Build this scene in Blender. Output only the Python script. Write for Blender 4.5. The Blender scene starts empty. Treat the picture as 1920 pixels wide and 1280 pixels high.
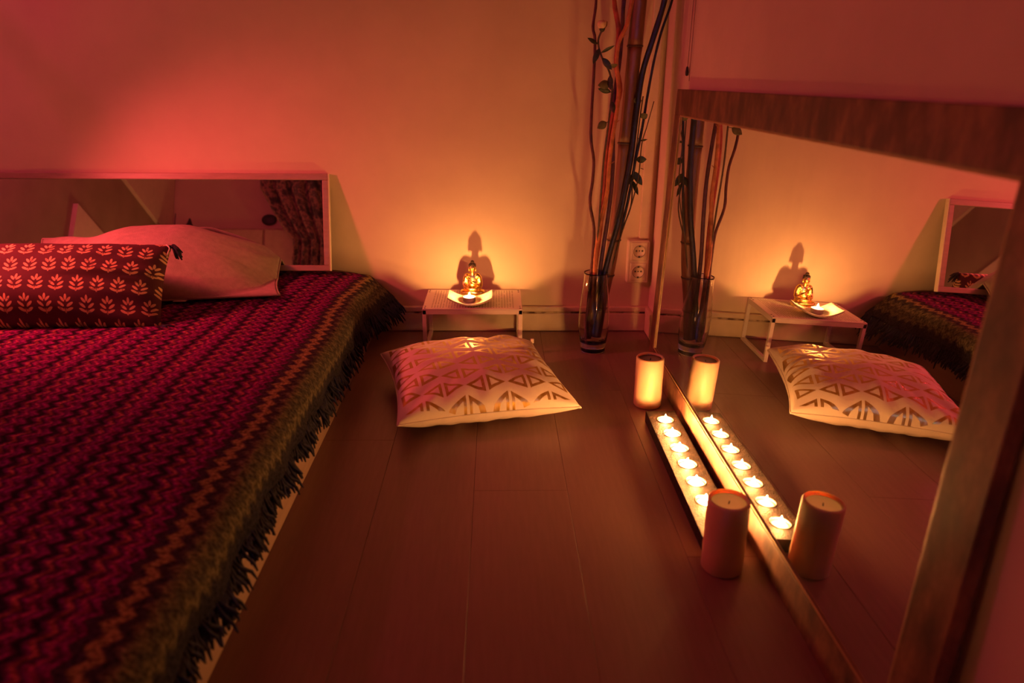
import bpy, bmesh, math, random
from mathutils import Vector, Matrix, noise

random.seed(7)
S = bpy.context.scene
COL = S.collection

# ------------------------------------------------------------------ camera
cam_d = bpy.data.cameras.new('camera')
cam_d.sensor_width = 36.0
cam_d.lens = 36.0 * 1400 / 1920
cam_d.clip_start = 0.02
cam = bpy.data.objects.new('camera', cam_d)
COL.objects.link(cam)
_Y = Vector((-30 / 1400, -491 / 1400, 1.0)).normalized()    # depth axis in camera coordinates (x right, y down, z forward)
_X = _Y.cross(Vector((0, -1, 0))).normalized()
if _X.x < 0:
    _X = -_X
_Z = _X.cross(_Y)
if _Z.y > 0:
    _Z = -_Z
right = Vector((_X.x, _Y.x, _Z.x)); down = Vector((_X.y, _Y.y, _Z.y)); fwd = Vector((_X.z, _Y.z, _Z.z))
M = Matrix((( right.x, -down.x, -fwd.x, 0.0), (right.y, -down.y, -fwd.y, 0.0), (right.z, -down.z, -fwd.z, 0.8), (0, 0, 0, 1)))
cam.matrix_world = M
cam_d.dof.use_dof = True
cam_d.dof.focus_distance = 2.15
cam_d.dof.aperture_fstop = 3.2
S.camera = cam

# ------------------------------------------------------------------ world (dusk sky giving blue fill through the added window)
w = bpy.data.worlds.new('dusk')
S.world = w
w.use_nodes = True
bg = w.node_tree.nodes['Background']
bg.inputs[0].default_value = (0.10, 0.13, 0.42, 1)
bg.inputs[1].default_value = 16.0

# ------------------------------------------------------------------ exposure
S.view_settings.view_transform = 'Standard'
S.view_settings.look = 'None'
S.view_settings.exposure = 0.22
S.view_settings.gamma = 1.0
S.view_settings.use_curve_mapping = False
S.cycles.use_denoising = True
S.cycles.max_bounces = 10
S.cycles.diffuse_bounces = 5
S.cycles.sample_clamp_indirect = 40.0
S.cycles.caustics_reflective = False
S.cycles.caustics_refractive = False
FLAME = 3900.0          # radiance of a tealight flame
RED_SPOT = 37.0        # watts of the red reading lamp

# ------------------------------------------------------------------ node helper
class NT:
    """tiny expression builder for shader nodes"""
    def __init__(self, name, rough=0.6):
        self.m = bpy.data.materials.new(name)
        self.m.use_nodes = True
        self.t = self.m.node_tree
        self.b = self.t.nodes['Principled BSDF']
        self.b.inputs['Roughness'].default_value = rough
    def node(self, kind, **kw):
        n = self.t.nodes.new(kind)
        for k, v in kw.items():
            setattr(n, k, v)
        return n
    def link(self, a, b):
        self.t.links.new(a, b)
    def put(self, v, sock):
        if isinstance(v, (int, float)):
            sock.default_value = v
        elif isinstance(v, tuple):
            sock.default_value = v if len(v) == 4 or sock.type == 'VECTOR' else (*v, 1)
        else:
            self.link(v, sock)
    def math(self, op, *a):
        n = self.node('ShaderNodeMath', operation=op)
        for i, v in enumerate(a):
            self.put(v, n.inputs[i])
        return n.outputs[0]
    def add(self, a, b): return self.math('ADD', a, b)
    def sub(self, a, b): return self.math('SUBTRACT', a, b)
    def mul(self, a, b): return self.math('MULTIPLY', a, b)
    def div(self, a, b): return self.math('DIVIDE', a, b)
    def mx(self, a, b): return self.math('MAXIMUM', a, b)
    def mn(self, a, b): return self.math('MINIMUM', a, b)
    def lt(self, a, b): return self.math('LESS_THAN', a, b)
    def gt(self, a, b): return self.math('GREATER_THAN', a, b)
    def abs(self, a): return self.math('ABSOLUTE', a)
    def fract(self, a): return self.math('FRACT', a)
    def floor(self, a): return self.math('FLOOR', a)
    def ping(self, a, s): return self.math('PINGPONG', a, s)
    def mix(self, f, a, b):
        n = self.node('ShaderNodeMix', data_type='RGBA')
        self.put(f, n.inputs[0]); self.put(a, n.inputs[6]); self.put(b, n.inputs[7])
        return n.outputs[2]
    def uv(self):
        n = self.node('ShaderNodeUVMap')
        s = self.node('ShaderNodeSeparateXYZ')
        self.link(n.outputs[0], s.inputs[0])
        return s.outputs[0], s.outputs[1]
    def coord(self, which='Object', scale=None):
        n = self.node('ShaderNodeTexCoord')
        o = n.outputs[which]
        if scale:
            mp = self.node('ShaderNodeMapping')
            mp.inputs['Scale'].default_value = scale
            self.link(o, mp.inputs[0])
            o = mp.outputs[0]
        return o
    def noise(self, scale, detail=3, stretch=None, which='Object', rough=0.55):
        n = self.node('ShaderNodeTexNoise')
        n.inputs['Scale'].default_value = scale
        n.inputs['Detail'].default_value = detail
        n.inputs['Roughness'].default_value = rough
        self.link(self.coord(which, stretch), n.inputs['Vector'])
        return n.outputs[0]
    def ramp(self, f, stops, interp='LINEAR'):
        n = self.node('ShaderNodeValToRGB')
        cr = n.color_ramp
        cr.interpolation = interp
        while len(cr.elements) < len(stops):
            cr.elements.new(0.5)
        for e, (p, c) in zip(cr.elements, stops):
            e.position = p
            e.color = (*c, 1)
        self.put(f, n.inputs[0])
        return n.outputs[0]
    def bump(self, h, strength=0.3, dist=0.01):
        n = self.node('ShaderNodeBump')
        n.inputs['Strength'].default_value = strength
        n.inputs['Distance'].default_value = dist
        self.put(h, n.inputs['Height'])
        self.link(n.outputs[0], self.b.inputs['Normal'])
    def col(self, c): self.put(c, self.b.inputs['Base Color'])
    def set(self, k, v): self.put(v, self.b.inputs[k])

def plain(name, col, rough=0.6, metal=0.0, var=0.12, scale=25, bump=0.0, bscale=150, stretch=None, spec=0.5):
    n = NT(name, rough)
    c2 = tuple(max(0, c * (1 - 2 * var)) for c in col)
    c1 = tuple(min(1, c * (1 + var)) for c in col)
    n.col(n.ramp(n.noise(scale, 4, stretch), [(0.3, c2), (0.7, c1)]))
    n.set('Metallic', metal)
    n.set('Specular IOR Level', spec)
    if bump:
        n.bump(n.noise(bscale, 3, stretch), bump, 0.004)
    return n.m

MAT = {}
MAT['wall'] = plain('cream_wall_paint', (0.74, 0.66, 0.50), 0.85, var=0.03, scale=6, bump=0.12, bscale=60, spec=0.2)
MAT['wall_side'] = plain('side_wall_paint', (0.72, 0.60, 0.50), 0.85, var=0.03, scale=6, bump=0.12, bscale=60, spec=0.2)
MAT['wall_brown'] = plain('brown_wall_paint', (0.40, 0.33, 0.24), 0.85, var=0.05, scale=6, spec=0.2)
MAT['ceiling'] = plain('ceiling_paint', (0.7, 0.66, 0.58), 0.9, var=0.03)
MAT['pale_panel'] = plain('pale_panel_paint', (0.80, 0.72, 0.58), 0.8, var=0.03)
MAT['base_white'] = plain('skirting_paint', (0.72, 0.62, 0.45), 0.5, var=0.06, scale=12, bump=0.1, bscale=40)
MAT['plank'] = plain('laminate_floor', (0.25, 0.145, 0.125), 0.36, var=0.05, scale=9, bump=0.02, bscale=80, stretch=(14, 1.2, 1))
MAT['subfloor'] = plain('dark_joint', (0.16, 0.11, 0.09), 0.8)
MAT['white_paint'] = plain('white_lacquer', (0.80, 0.75, 0.68), 0.4, var=0.03)
MAT['bed_panel'] = plain('pale_bed_panel', (0.36, 0.25, 0.18), 0.55, var=0.06, scale=10, stretch=(1, 0.2, 8))
MAT['sheet'] = plain('white_sheet', (0.72, 0.66, 0.58), 0.9, var=0.03, bump=0.2, bscale=300)
MAT['fringe'] = plain('navy_yarn', (0.022, 0.022, 0.040), 0.95, var=0.3, scale=200)
MAT['pillow_linen'] = plain('plain_linen', (0.55, 0.44, 0.38), 0.9, var=0.07, scale=60, bump=0.5, bscale=500, spec=0.15)
MAT['frame_dark'] = plain('headboard_frame', (0.42, 0.30, 0.24), 0.4, var=0.08, scale=14, stretch=(1, 6, 6))
MAT['gold'] = plain('gold_gilding', (0.95, 0.62, 0.16), 0.25, metal=1.0, var=0.15, scale=90, bump=0.15, bscale=220)
MAT['gold_dark'] = plain('dark_bronze', (0.07, 0.045, 0.03), 0.4, metal=0.6, var=0.2, scale=300, bump=0.6, bscale=700)
MAT['alu'] = plain('aluminium_cup', (0.85, 0.83, 0.8), 0.3, metal=1.0, var=0.05)
MAT['wick'] = plain('burnt_wick', (0.03, 0.02, 0.02), 0.9)
MAT['socket'] = plain('socket_plastic', (0.76, 0.68, 0.52), 0.45, var=0.02)
MAT['socket_dark'] = plain('contact_metal', (0.06, 0.05, 0.045), 0.5)
MAT['brass_screw'] = plain('dark_screw', (0.12, 0.09, 0.07), 0.4, metal=0.7)
MAT['black_stick'] = plain('black_branch_bark', (0.018, 0.018, 0.022), 0.5, var=0.3, scale=60, bump=0.4)
MAT['red_stick'] = plain('red_branch_bark', (0.40, 0.07, 0.05), 0.6, var=0.25, scale=40, bump=0.4)
MAT['darkred_stick'] = plain('dark_red_branch_bark', (0.11, 0.025, 0.03), 0.6, var=0.3, scale=40, bump=0.4)
MAT['purple_stick'] = plain('purple_branch_bark', (0.10, 0.03, 0.06), 0.6, var=0.3, scale=40, bump=0.4)
MAT['orange_stick'] = plain('orange_branch_bark', (0.62, 0.22, 0.10), 0.6, var=0.25, scale=40, bump=0.4)
MAT['bamboo'] = plain('bamboo_skin', (0.22, 0.095, 0.055), 0.45, var=0.18, scale=18, stretch=(5, 5, 0.6), bump=0.1)
MAT['bamboo_node'] = plain('bamboo_ring', (0.07, 0.035, 0.025), 0.6, var=0.2)
MAT['leaf'] = plain('dark_leaf', (0.045, 0.065, 0.03), 0.5, var=0.3, scale=60)
MAT['leaf_pale'] = plain('pale_leaf', (0.20, 0.20, 0.10), 0.55, var=0.25, scale=60)
MAT['stem'] = plain('green_brown_stem', (0.09, 0.065, 0.035), 0.6, var=0.3, scale=60)
MAT['petal'] = plain('cream_petal', (0.80, 0.62, 0.40), 0.7, var=0.08, scale=60)
MAT['cord'] = plain('grey_cord', (0.30, 0.20, 0.18), 0.7)
MAT['lamp_metal'] = plain('black_lamp_metal', (0.03, 0.03, 0.03), 0.4, metal=0.6)
MAT['cabinet'] = plain('tan_cabinet', (0.46, 0.34, 0.25), 0.6, var=0.05)
MAT['dark_thing'] = plain('dark_ornament', (0.03, 0.03, 0.035), 0.5)

def mirror_wood():
    n = NT('mottled_mirror_frame_wood', 0.5)
    f = n.noise(22, 5, (1.0, 1.0, 0.45), rough=0.65)
    n.col(n.ramp(f, [(0.36, (0.06, 0.024, 0.016)), (0.5, (0.13, 0.055, 0.032)), (0.64, (0.23, 0.11, 0.06))]))
    n.bump(n.noise(120, 3), 0.1, 0.002)
    return n.m
MAT['mirror_wood'] = mirror_wood()

def glass_mirror(name, dust):
    n = NT(name, 0.0)
    n.col((0.86, 0.86, 0.84)); n.set('Metallic', 1.0)
    d = n.node('ShaderNodeBsdfDiffuse')
    d.inputs[0].default_value = (0.7, 0.68, 0.64, 1)
    mixs = n.node('ShaderNodeMixShader')
    sm = n.noise(7, 5, (1, 2.5, 1), rough=0.7)
    fac = n.mul(n.math('POWER', sm, 3.0), dust)
    n.put(fac, mixs.inputs[0])
    n.link(n.b.outputs[0], mixs.inputs[1]); n.link(d.outputs[0], mixs.inputs[2])
    out = [x for x in n.t.nodes if x.type == 'OUTPUT_MATERIAL'][0]
    n.link(mixs.outputs[0], out.inputs[0])
    return n.m
MAT['mirror'] = glass_mirror('silvered_glass', 0.14)
MAT['mirror_old'] = glass_mirror('headboard_silvered_glass', 0.03)

def wax(name, col, sss=0.6):
    n = NT(name, 0.5)
    n.col(col)
    n.set('Subsurface Weight', sss)
    n.b.inputs['Subsurface Radius'].default_value = (1.0, 0.45, 0.18)
    n.set('Subsurface Scale', 0.035)
    n.bump(n.noise(40, 2), 0.08, 0.003)
    return n.m
MAT['wax'] = wax('ivory_wax', (0.62, 0.44, 0.29), 0.7)
MAT['wax_top'] = wax('ivory_wax_inside', (0.72, 0.46, 0.25), 0.9)

def added_glow_top():
    n = NT('candle_top_added_glow', 0.5)
    n.col((0.7, 0.45, 0.25)); n.set('Emission Color', (1.0, 0.32, 0.06)); n.set('Emission Strength', 0.26)  # faint emission added for the bright top; this candle has no flame
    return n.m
MAT['added_glow_top'] = added_glow_top()

def tea_wax():
    n = NT('molten_white_wax', 0.25)
    n.col((0.95, 0.93, 0.88))
    return n.m
MAT['tea_wax'] = tea_wax()

def emis(name, col, s):
    n = NT(name)
    n.col((0, 0, 0)); n.set('Emission Color', col); n.set('Emission Strength', s)
    return n.m
MAT['flame'] = emis('candle_flame', (1.0, 0.37, 0.095), FLAME)
MAT['flame_low'] = emis('candle_flame_burning_low', (1.0, 0.37, 0.095), FLAME * 0.54)
MAT['red_bulb'] = emis('red_bulb_glass', (1.0, 0.05, 0.06), 6.0)
MAT['red_globe'] = emis('red_globe_glass', (1.0, 0.045, 0.16), 84.0)

def clear_glass(name, col, rough=0.0):
    n = NT(name, rough)
    n.col(col); n.set('Transmission Weight', 1.0); n.set('IOR', 1.45)
    return n.m
MAT['glass'] = clear_glass('vase_glass', (0.95, 0.93, 0.90))

def dish_glass():
    n = NT('frosted_dish_glass', 0.25)
    v = n.noise(90, 3)
    n.col(n.ramp(v, [(0.35, (0.62, 0.52, 0.45)), (0.65, (0.85, 0.76, 0.68))]))
    n.set('Transmission Weight', 0.25); n.set('IOR', 1.4)
    return n.m
MAT['dish'] = dish_glass()

def tray_metal():
    n = NT('hammered_dark_tray', 0.62)
    v = n.noise(70, 4)
    n.col(n.ramp(v, [(0.35, (0.009, 0.005, 0.004)), (0.58, (0.028, 0.015, 0.010)), (0.75, (0.08, 0.048, 0.03))]))
    n.set('Metallic', 0.0)
    n.set('Specular IOR Level', 0.25)
    n.bump(n.noise(260, 3), 0.6, 0.003)
    return n.m
MAT['tray'] = tray_metal()

def blanket():
    n = NT('zigzag_knit_bedspread', 0.95)
    n.set('Specular IOR Level', 0.1)
    u, v = n.uv()                       # metres: u from the hem across the bed, v along the bed
    P = 0.036
    wob = n.mul(n.sub(n.noise(9, 3, which='UV'), 0.5), 0.020)
    zig = n.mul(n.ping(n.add(v, wob), P / 2), 0.85)
    d = n.add(n.add(u, zig), wob)
    s = n.fract(n.div(d, 0.064))
    red = n.ramp(s, [(0.0, (0.020, 0.010, 0.030)), (0.10, (0.05, 0.010, 0.035)), (0.22, (0.38, 0.018, 0.24)), (0.36, (0.15, 0.010, 0.14)),
                     (0.46, (0.50, 0.05, 0.20)), (0.56, (0.30, 0.014, 0.20)), (0.66, (0.07, 0.010, 0.09)), (0.76, (0.54, 0.12, 0.14)), (0.88, (0.22, 0.012, 0.16)), (1.0, (0.020, 0.010, 0.030))])
    tick = n.add(n.mul(n.ping(n.add(n.add(v, wob), n.mul(n.floor(n.div(d, 0.032)), 0.013)), P / 2), 1.0 / P * 1.3), 0.38)
    tk = n.node('ShaderNodeMix', data_type='RGBA', blend_type='MULTIPLY')
    tk.inputs[0].default_value = 1.0
    n.link(red, tk.inputs[6]); n.link(tick, tk.inputs[7])
    red = tk.outputs[2]
    olive = n.ramp(n.div(d, 0.16), [(0.0, (0.02, 0.02, 0.035)), (0.22, (0.03, 0.028, 0.035)), (0.30, (0.15, 0.13, 0.075)), (0.40, (0.06, 0.055, 0.045)), (0.50, (0.17, 0.14, 0.08)),
                                    (0.58, (0.04, 0.035, 0.04)), (0.63, (0.05, 0.04, 0.04)), (0.67, (0.33, 0.27, 0.10)), (0.74, (0.30, 0.24, 0.09)), (0.78, (0.05, 0.03, 0.05))])
    edge = n.lt(d, 0.138)
    c = n.mix(edge, red, olive)
    # dashes of lighter stitches
    g = n.noise(160, 2, which='UV')
    k = n.ramp(g, [(0.32, (0.25, 0.25, 0.25)), (0.68, (1.35, 1.35, 1.35))])
    mm = n.node('ShaderNodeMix', data_type='RGBA', blend_type='MULTIPLY')
    mm.inputs[0].default_value = 1.0
    n.link(c, mm.inputs[6]); n.link(k, mm.inputs[7])
    n.col(mm.outputs[2])
    n.bump(n.add(n.mul(g, 0.6), n.ping(v, P / 2)), 0.6, 0.006)
    return n.m
MAT['blanket'] = blanket()

def sprig_mat(name, back, front, cell=0.062):
    """rows of small leaf sprigs, each of seven petals"""
    n = NT(name, 0.85)
    u, v = n.uv()
    vy = n.div(v, cell)
    row = n.floor(vy)
    ux = n.add(n.div(u, cell * 0.92), n.mul(n.math('MODULO', row, 2.0), 0.5))
    a = n.mul(n.sub(n.fract(ux), 0.5), 1.0)
    b = n.sub(n.fract(vy), 0.5)
    a = n.abs(a)
    tot = None
    for (cx, cy, ang, L, Wd) in ((0.0, 0.30, 0.0, 0.15, 0.062), (0.15, 0.20, 0.75, 0.15, 0.060), (0.21, -0.02, 0.95, 0.18, 0.062), (0.20, -0.24, 1.15, 0.18, 0.060), (0.03, -0.30, 0.15, 0.10, 0.02)):
        x = n.sub(a, cx); y = n.sub(b, cy)
        ca, sa = math.cos(ang), math.sin(ang)
        al = n.div(n.add(n.mul(x, sa), n.mul(y, ca)), L)
        ac = n.div(n.sub(n.mul(x, ca), n.mul(y, sa)), Wd)
        e = n.lt(n.add(n.mul(al, al), n.mul(ac, ac)), 1.0)
        tot = e if tot is None else n.mx(tot, e)
    wear = n.gt(n.noise(45, 3, which='UV'), 0.40)
    n.col(n.mix(n.mul(tot, n.add(n.mul(wear, 0.5), 0.5)), back, front))
    n.bump(n.noise(500, 2, which='UV'), 0.3, 0.002)
    return n.m
MAT['sprig'] = sprig_mat('sprig_print_fabric', (0.085, 0.016, 0.026), (0.78, 0.50, 0.27), 0.05)

def triangle_mat():
    n = NT('gold_triangle_print', 0.8)
    u, v = n.uv()
    cell = 0.0515
    ux = n.add(n.div(u, cell), 50.0); vy = n.add(n.div(v, cell), 50.5)
    i = n.floor(ux); j = n.floor(vy)
    par = n.math('MODULO', n.add(i, j), 2.0)
    a = n.fract(ux); b = n.abs(n.sub(n.fract(vy), 0.5))
    a2 = n.add(n.mul(par, a), n.mul(n.sub(1.0, par), n.sub(1.0, a)))      # flip every other cell
    # signed distance-like field of a rounded triangle: flat side at a2 = .12, tip at a2 = .92
    h1 = n.sub(0.07, a2)
    h2 = n.sub(n.add(n.mul(b, 0.88), n.mul(a2, 0.47)), 0.45)
    sd = n.mx(h1, h2)
    outer = n.lt(sd, 0.0); inner = n.lt(sd, -0.14)
    band = n.mul(outer, n.sub(1.0, inner))
    lim = n.mul(n.lt(n.abs(u), 0.205), n.lt(n.abs(v), 0.205))
    f = n.mul(band, lim)
    rub = n.ramp(n.noise(90, 3, which='UV'), [(0.3, (0.75, 0.75, 0.75)), (0.6, (1, 1, 1))])
    f = n.mul(f, rub)
    n.col(n.mix(f, (0.80, 0.71, 0.60), (0.60, 0.39, 0.06)))
    n.set('Metallic', n.mul(f, 0.85))
    n.set('Roughness', n.sub(0.85, n.mul(f, 0.5)))
    n.bump(n.noise(420, 2, which='UV'), 0.2, 0.002)
    return n.m
MAT['tri'] = triangle_mat()
MAT['tri_back'] = plain('white_cushion_cotton', (0.80, 0.71, 0.60), 0.85, var=0.03, bump=0.2, bscale=400)

def perforated():
    n = NT('punched_white_metal', 0.45)
    u, v = n.uv()
    p = 0.0085
    a = n.sub(n.fract(n.div(u, p)), 0.5); b = n.sub(n.fract(n.div(v, p * 0.62)), 0.5)
    hole = n.lt(n.add(n.mul(a, a), n.mul(n.mul(b, b), 0.7)), 0.075)
    keep = n.gt(n.noise(55, 2, which='UV'), 0.40)
    rim = n.mul(n.lt(n.abs(u), 0.128), n.lt(n.abs(v), 0.098))
    f = n.mul(n.mul(hole, keep), rim)
    n.col(n.mix(f, (0.78, 0.70, 0.62), (0.30, 0.20, 0.15)))
    return n.m
MAT['perf'] = perforated()

def floral():
    n = NT('floral_curtain_print', 0.9)
    f = n.noise(9, 6, which='UV', rough=0.7)
    n.col(n.ramp(f, [(0.36, (0.03, 0.035, 0.05)), (0.46, (0.10, 0.08, 0.08)), (0.52, (0.42, 0.24, 0.2)), (0.58, (0.08, 0.07, 0.08)), (0.68, (0.30, 0.26, 0.22))]))
    return n.m
MAT['floral'] = floral()

def skirting_gap():
    n = NT('flaking_gap', 0.9)
    f = n.noise(30, 4, (1.0, 1, 1))
    n.col(n.ramp(f, [(0.42, (0.10, 0.06, 0.04)), (0.56, (0.60, 0.50, 0.36))]))
    return n.m
MAT['gap'] = skirting_gap()

# ------------------------------------------------------------------ object helpers
def tag(o, label, cat, group=None, kind=None):
    o['label'] = label
    o['category'] = cat
    if group: o['group'] = group
    if kind: o['kind'] = kind
    return o

def thing(name, loc, label, cat, group=None, rot=(0, 0, 0)):
    o = bpy.data.objects.new(name, None)
    o.empty_display_size = 0.05
    COL.objects.link(o)
    o.location = loc
    o.rotation_euler = rot
    return tag(o, label, cat, group)

def mesh_data(name, verts, faces, mat, smooth=False, uvs=None):
    me = bpy.data.meshes.new(name)
    me.from_pydata([tuple(v) for v in verts], [], faces)
    if uvs is not None:
        ul = me.uv_layers.new(name='UVMap')
        for l in me.loops:
            ul.data[l.index].uv = uvs[l.vertex_index]
    me.materials.append(MAT[mat] if isinstance(mat, str) else mat)
    if smooth:
        for p in me.polygons: p.use_smooth = True
    me.update()
    return me

def obj(name, verts, faces, mat, parent=None, smooth=False, uvs=None, world=False):
    """world=True: the vertices are world positions, shifted to the (unrotated) parent"""
    if world and parent is not None:
        off = parent.location.copy()
        if parent.parent: off += parent.parent.location
        verts = [Vector(v) - off for v in verts]
    elif parent is None:                                  # origin at the thing's base centre
        vs = [Vector(v) for v in verts]
        c = Vector(((min(v.x for v in vs) + max(v.x for v in vs)) / 2, (min(v.y for v in vs) + max(v.y for v in vs)) / 2, min(v.z for v in vs)))
        o = bpy.data.objects.new(name, mesh_data(name, [v - c for v in vs], faces, mat, smooth, uvs))
        COL.objects.link(o)
        o.location = c
        return o
    o = bpy.data.objects.new(name, mesh_data(name, verts, faces, mat, smooth, uvs))
    COL.objects.link(o)
    if parent: o.parent = parent
    return o

def link_copy(o, parent, loc=None, rot=None, scale=None):
    c = o.copy()
    COL.objects.link(c)
    c.parent = parent
    if loc is not None: c.location = loc
    if rot is not None: c.rotation_euler = rot
    if scale is not None: c.scale = scale
    return c

def box_geo(x0, x1, y0, y1, z0, z1):
    v = [(x0, y0, z0), (x1, y0, z0), (x1, y1, z0), (x0, y1, z0), (x0, y0, z1), (x1, y0, z1), (x1, y1, z1), (x0, y1, z1)]
    f = [(0, 3, 2, 1), (4, 5, 6, 7), (0, 1, 5, 4), (1, 2, 6, 5), (2, 3, 7, 6), (3, 0, 4, 7)]
    return v, f

def join(*geos):
    V, F = [], []
    for v, f in geos:
        k = len(V)
        V += list(v)
        F += [tuple(i + k for i in q) for q in f]
    return V, F

def bevel(o, w, seg=2):
    m = o.modifiers.new('bevel', 'BEVEL')
    m.width = w; m.segments = seg; m.limit_method = 'ANGLE'
    return o

def box(name, x0, x1, y0, y1, z0, z1, mat, parent=None, bev=0.0, world=True):
    v, f = box_geo(x0, x1, y0, y1, z0, z1)
    o = obj(name, v, f, mat, parent, world=world)
    if bev: bevel(o, bev)
    return o

def lathe_geo(prof, n=32, c=(0, 0, 0)):
    V, F = [], []
    for r, z in prof:
        for k in range(n):
            a = 2 * math.pi * k / n
            V.append((c[0] + r * math.cos(a), c[1] + r * math.sin(a), c[2] + z))
    for i in range(len(prof) - 1):
        for k in range(n):
            F.append((i * n + k, i * n + (k + 1) % n, (i + 1) * n + (k + 1) % n, (i + 1) * n + k))
    if prof[0][0] > 1e-6: F.append(tuple(reversed(range(n))))
    if prof[-1][0] > 1e-6: F.append(tuple((len(prof) - 1) * n + k for k in range(n)))
    return V, F

def ring_geo(prof, n=32, c=(0, 0, 0)):
    """closed profile revolved (no caps)"""
    V, F = [], []
    for r, z in prof:
        for k in range(n):
            a = 2 * math.pi * k / n
            V.append((c[0] + r * math.cos(a), c[1] + r * math.sin(a), c[2] + z))
    m = len(prof)
    for i in range(m):
        for k in range(n):
            j = (i + 1) % m
            F.append((i * n + k, i * n + (k + 1) % n, j * n + (k + 1) % n, j * n + k))
    return V, F

def smooth_path(pts, sub=4):
    P = [Vector(p) for p in pts]
    out = []
    for i in range(len(P) - 1):
        p0 = P[max(i - 1, 0)]; p1 = P[i]; p2 = P[i + 1]; p3 = P[min(i + 2, len(P) - 1)]
        for s in range(sub):
            t = s / sub
            out.append(0.5 * ((2 * p1) + (-p0 + p2) * t + (2 * p0 - 5 * p1 + 4 * p2 - p3) * t * t + (-p0 + 3 * p1 - 3 * p2 + p3) * t ** 3))
    out.append(P[-1])
    return out

def tube_geo(pts, rads, n=8):
    P = [Vector(p) for p in pts]
    if not isinstance(rads, (list, tuple)): rads = [rads] * len(P)
    V, F = [], []
    for i, p in enumerate(P):
        d = (P[min(i + 1, len(P) - 1)] - P[max(i - 1, 0)])
        if d.length < 1e-9: d = Vector((0, 0, 1))
        d.normalize()
        a = d.cross(Vector((0, 1, 0)) if abs(d.y) < 0.9 else Vector((1, 0, 0))).normalized()
        b = d.cross(a)
        for k in range(n):
            t = 2 * math.pi * k / n
            V.append(p + (a * math.cos(t) + b * math.sin(t)) * rads[i])
    for i in range(len(P) - 1):
        for k in range(n):
            F.append((i * n + k, (i + 1) * n + k, (i + 1) * n + (k + 1) % n, i * n + (k + 1) % n))
    F.append(tuple(range(n)))
    F.append(tuple((len(P) - 1) * n + k for k in reversed(range(n))))
    return V, F

def ellipsoid_geo(c, r, n=16, m=10, rot=None):
    V, F = [], []
    for i in range(m + 1):
        t = math.pi * i / m
        for k in range(n):
            a = 2 * math.pi * k / n
            p = Vector((r[0] * math.sin(t) * math.cos(a), r[1] * math.sin(t) * math.sin(a), r[2] * math.cos(t)))
            if rot: p = rot @ p
            V.append(Vector(c) + p)
    for i in range(m):
        for k in range(n):
            F.append((i * n + k, (i + 1) * n + k, (i + 1) * n + (k + 1) % n, i * n + (k + 1) % n))
    return V, F

def structure(o, label, cat):
    return tag(o, label, cat, None, 'structure')

# ------------------------------------------------------------------ the room
YB, XR, XL, YF, ZC = 2.402, 0.512, -2.6, -1.2, 2.4
structure(box('wall_back', XL - 0.1, XR + 0.1, YB, YB + 0.1, -0.05, ZC, 'wall'), 'cream plastered back wall glowing orange behind the small table', 'wall')
structure(box('wall_right', XR, XR + 0.1, YF, YB, -0.05, ZC, 'wall_side'), 'reddish lit side wall above and behind the floor mirror', 'wall')
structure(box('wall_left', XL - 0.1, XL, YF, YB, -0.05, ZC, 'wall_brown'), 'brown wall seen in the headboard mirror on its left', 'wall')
# wall behind the camera; its window opening is added for blue fill
V, F = join(box_geo(XL, -0.75, YF - 0.1, YF, -0.05, ZC), box_geo(0.25, XR, YF - 0.1, YF, -0.05, ZC), box_geo(-0.75, 0.25, YF - 0.1, YF, -0.05, 1.0), box_geo(-0.75, 0.25, YF - 0.1, YF, 2.05, ZC))
structure(obj('wall_front', V, F, 'wall'), 'pale wall seen in the headboard mirror beside the floral curtain', 'wall')
win = bpy.data.objects.new('fill_window', None); COL.objects.link(win); win.location = (-0.25, YF - 0.05, 1.0)
structure(win, 'white framed window added unseen behind the camera for dusk fill', 'window')
for a in ((-0.75, -0.69, 1.0, 2.05), (0.19, 0.25, 1.0, 2.05), (-0.28, -0.22, 1.0, 2.05), (-0.75, 0.25, 1.0, 1.06), (-0.75, 0.25, 1.99, 2.05)):
    box('window_frame', a[0], a[1], YF - 0.08, YF - 0.03, a[2], a[3], 'white_paint', win)
MAT['pane'] = clear_glass('window_pane', (0.97, 0.98, 1.0))
for a in ((-0.69, -0.28), (-0.22, 0.19)):
    box('pane', a[0], a[1], YF - 0.058, YF - 0.052, 1.06, 1.99, 'pane', win)
structure(box('ceiling', XL - 0.1, XR + 0.1, YF - 0.1, YB + 0.1, ZC, ZC + 0.1, 'ceiling'), 'plain pale ceiling out of view above the room', 'ceiling')

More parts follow.
